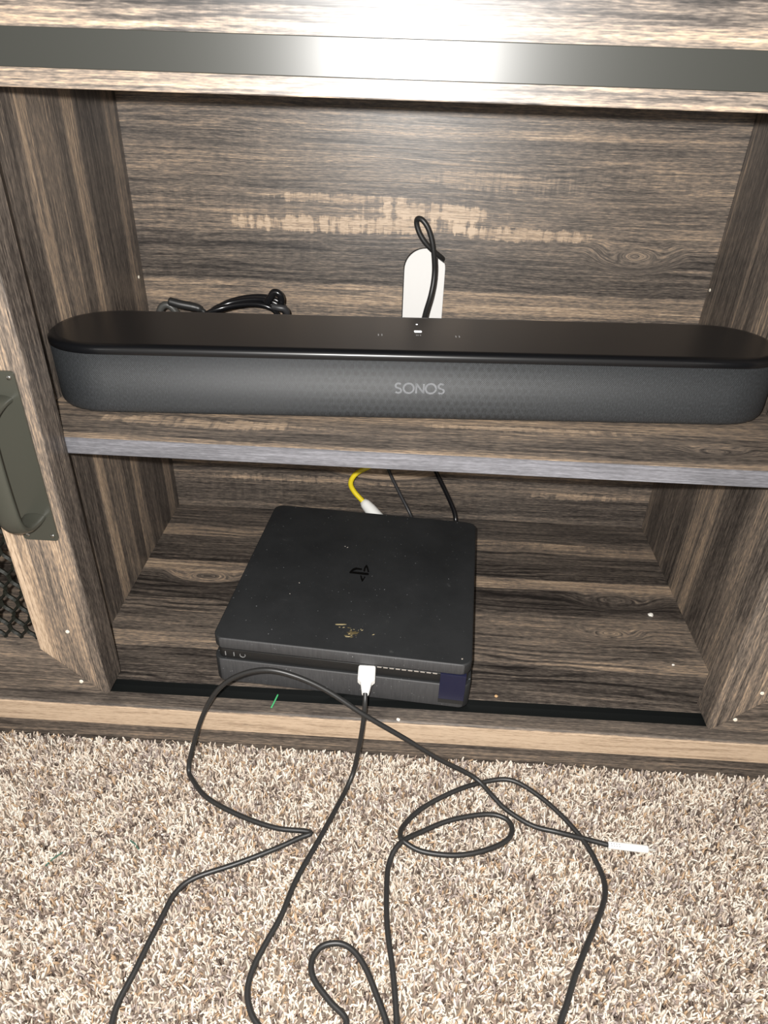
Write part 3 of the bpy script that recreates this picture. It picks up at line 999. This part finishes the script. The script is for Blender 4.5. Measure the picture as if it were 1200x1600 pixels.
coil = []
for k, (xa, xb, y, zl, zh) in enumerate([(-0.228, -0.142, 0.284, .3490, .3865), (-0.222, -0.135, 0.290, .3480, .3905), (-0.225, -0.1335, 0.297, .3485, .3835),
                                         (-0.218, -0.137, 0.303, .3480, .3900)]):
    coil += loop_pts(xa, xb, y, zl, zh, -math.pi / 2)
cord('cable_coil', coil, 0.0031, M_gloss, c, 6, 10)
cord('cable_end', [(-0.155, .284, .3895), (-0.150, .283, .3960), (-0.1455, .283, .4020), (-0.1400, .283, .4010), (-0.1375, .284, .3950), (-0.1390, .286, .3880)], 0.0040, M_gloss, c, 6, 12)
cord('cable_end', [(-0.1475, .280, .3870), (-0.1405, .279, .3862), (-0.1345, .280, .3850), (-0.1318, .283, .3800), (-0.134, .287, .374)], 0.0038, M_cable2, c, 6, 12)
bm = bmesh.new()
add_tube(bm, catmull([(-0.2685, .287, .3858), (-0.2660, .287, .3852), (-0.2560, .288, .3825), (-0.2440, .290, .3800), (-0.2350, .291, .3772), (-0.228, .293, .370), (-0.223, .297, .355)], 5),
         [.0040] * 3 + [.0050] * 14 + [.0046] * 4 + [.0030] * 10, 12)
bm_obj('cable_plug', bm, M_cable, c, smooth=True)
cord('cable_end', [(-0.2850, .287, .352), (-0.2815, .288, .3730), (-0.2750, .289, .3805), (-0.2680, .290, .3785), (-0.2620, .291, .3680), (-0.259, .29, .352)], 0.0040, plain('grey_cable', (.06, .06, .056), .4, .5), c, 6, 12)

c = thing('network_cable', 'yellow network cable with white boot plugged in behind the game console', 'cable', (-0.03, 0.30, ZB))
cord('yellow_lead', [(0.004, 0.350, 0.345), (0.0035, 0.3500, 0.300), (0.002, 0.3490, 0.230), (-0.004, 0.345, 0.185), (-0.0169, 0.339, 0.1650), (-0.0386, 0.334, 0.1547), (-0.0553, 0.331, 0.1446), (-0.0624, 0.330, 0.1308),
                     (-0.0578, 0.329, 0.1176), (-0.0440, 0.325, 0.1035)], 0.0036, M_yellow, c, 8, 12)
bm = bmesh.new()
pth = [Vector(q) for q in ((-0.0450, 0.3255, 0.1045), (-0.0410, 0.3235, 0.1010), (-0.0330, 0.3180, 0.0950), (-0.0170, 0.3060, 0.0840), (-0.0080, 0.296, 0.0790))]
add_tube(bm, pth, [.0050, .0075, .0088, .0090, .0085], 12)
tag(bm_obj('plug_boot', bm, M_white, c, smooth=True), 'white boot')

c = thing('thin_cable', 'thin grey-black cable hanging behind the console, beside the yellow one', 'cable', (0.0, 0.33, ZB))
cord('cable_lead', [(0.0145, 0.350, 0.345), (0.0140, 0.3500, 0.260), (0.0085, 0.3510, 0.215), (-0.0040, 0.3510, 0.1750), (-0.0138, 0.350, 0.1580), (-0.0092, 0.3480, 0.1400), (0.0068, 0.342, 0.1090), (0.0235, 0.330, 0.082), (0.030, 0.305, 0.075), (0.030, 0.270, 0.075)],
     0.0024, M_cable2, c, 8, 10)
c = thing('thick_cable', 'thick glossy black cable hanging behind the right rear corner of the console', 'cable', (0.07, 0.33, ZB))
cord('cable_lead', [(0.026, 0.350, 0.345), (0.0290, 0.3500, 0.260), (0.036, 0.3490, 0.200), (0.0465, 0.344, 0.1680), (0.0519, 0.341, 0.1562), (0.0592, 0.340, 0.1413), (0.0749, 0.338, 0.1109), (0.0858, 0.333, 0.0875), (0.0885, 0.322, 0.0730), (0.0860, 0.295, 0.066), (0.083, 0.2605, 0.072)],
     0.0032, M_gloss, c, 8, 12)


# ------------------------------------------------------------------ crumbs and threads
def crumb(x, y, z, r, label, mat=M_crumb):
    bm = bmesh.new()
    bmesh.ops.create_icosphere(bm, subdivisions=2, radius=r, matrix=Matrix.Translation((x, y, z + r * .5)) @ Matrix.Diagonal((1.1, 1, .65, 1)))
    q = random.Random(int(abs(x) * 1e5))
    for v in bm.verts:
        v.co += Vector((q.uniform(-1, 1), q.uniform(-1, 1), q.uniform(-1, 1))) * r * .15
    tag(bm_obj('crumb', bm, mat), label, 'crumb')


crumb(0.3233 - .0, 0.1644, ZB, .0029, 'white crumb near the right panel on the bottom board')
crumb(0.0184, -0.0205, 0.0597, .0018, 'pale crumb on front lip below the white plug')
crumb(0.1213, 0.0185, ZB, .0017, 'tan crumb by the groove right of the console', plain('tan_crumb', (.55, .35, .18), .7, .3))
crumb(0.3262, 0.0805, ZB, .0014, 'tiny pale crumb at the foot of the right sliding door')


def thread(pts, label, mat, r=.0007):
    bm = bmesh.new()
    add_tube(bm, catmull(pts, 5), r, 6)
    tag(bm_obj('thread', bm, mat, smooth=True), label, 'thread')


thread([(-0.1130, -0.0150, 0.0606), (-0.1110, -0.0080, 0.0618), (-0.1088, 0.0010, 0.0630)], 'bright green thread across the groove in front of the console', M_green, .0009)
thread([(-0.2936, -0.1631, 0.0050), (-0.289, -0.1560, .0060), (-0.2836, -0.1497, 0.0052)], 'dark green thread on the carpet, the left one of two', M_dkgreen)
thread([(-0.2266, -0.1340, 0.0050), (-0.221, -0.1375, .0060), (-0.2159, -0.1421, 0.0052)], 'dark green thread on the carpet, the right one of two', M_dkgreen)
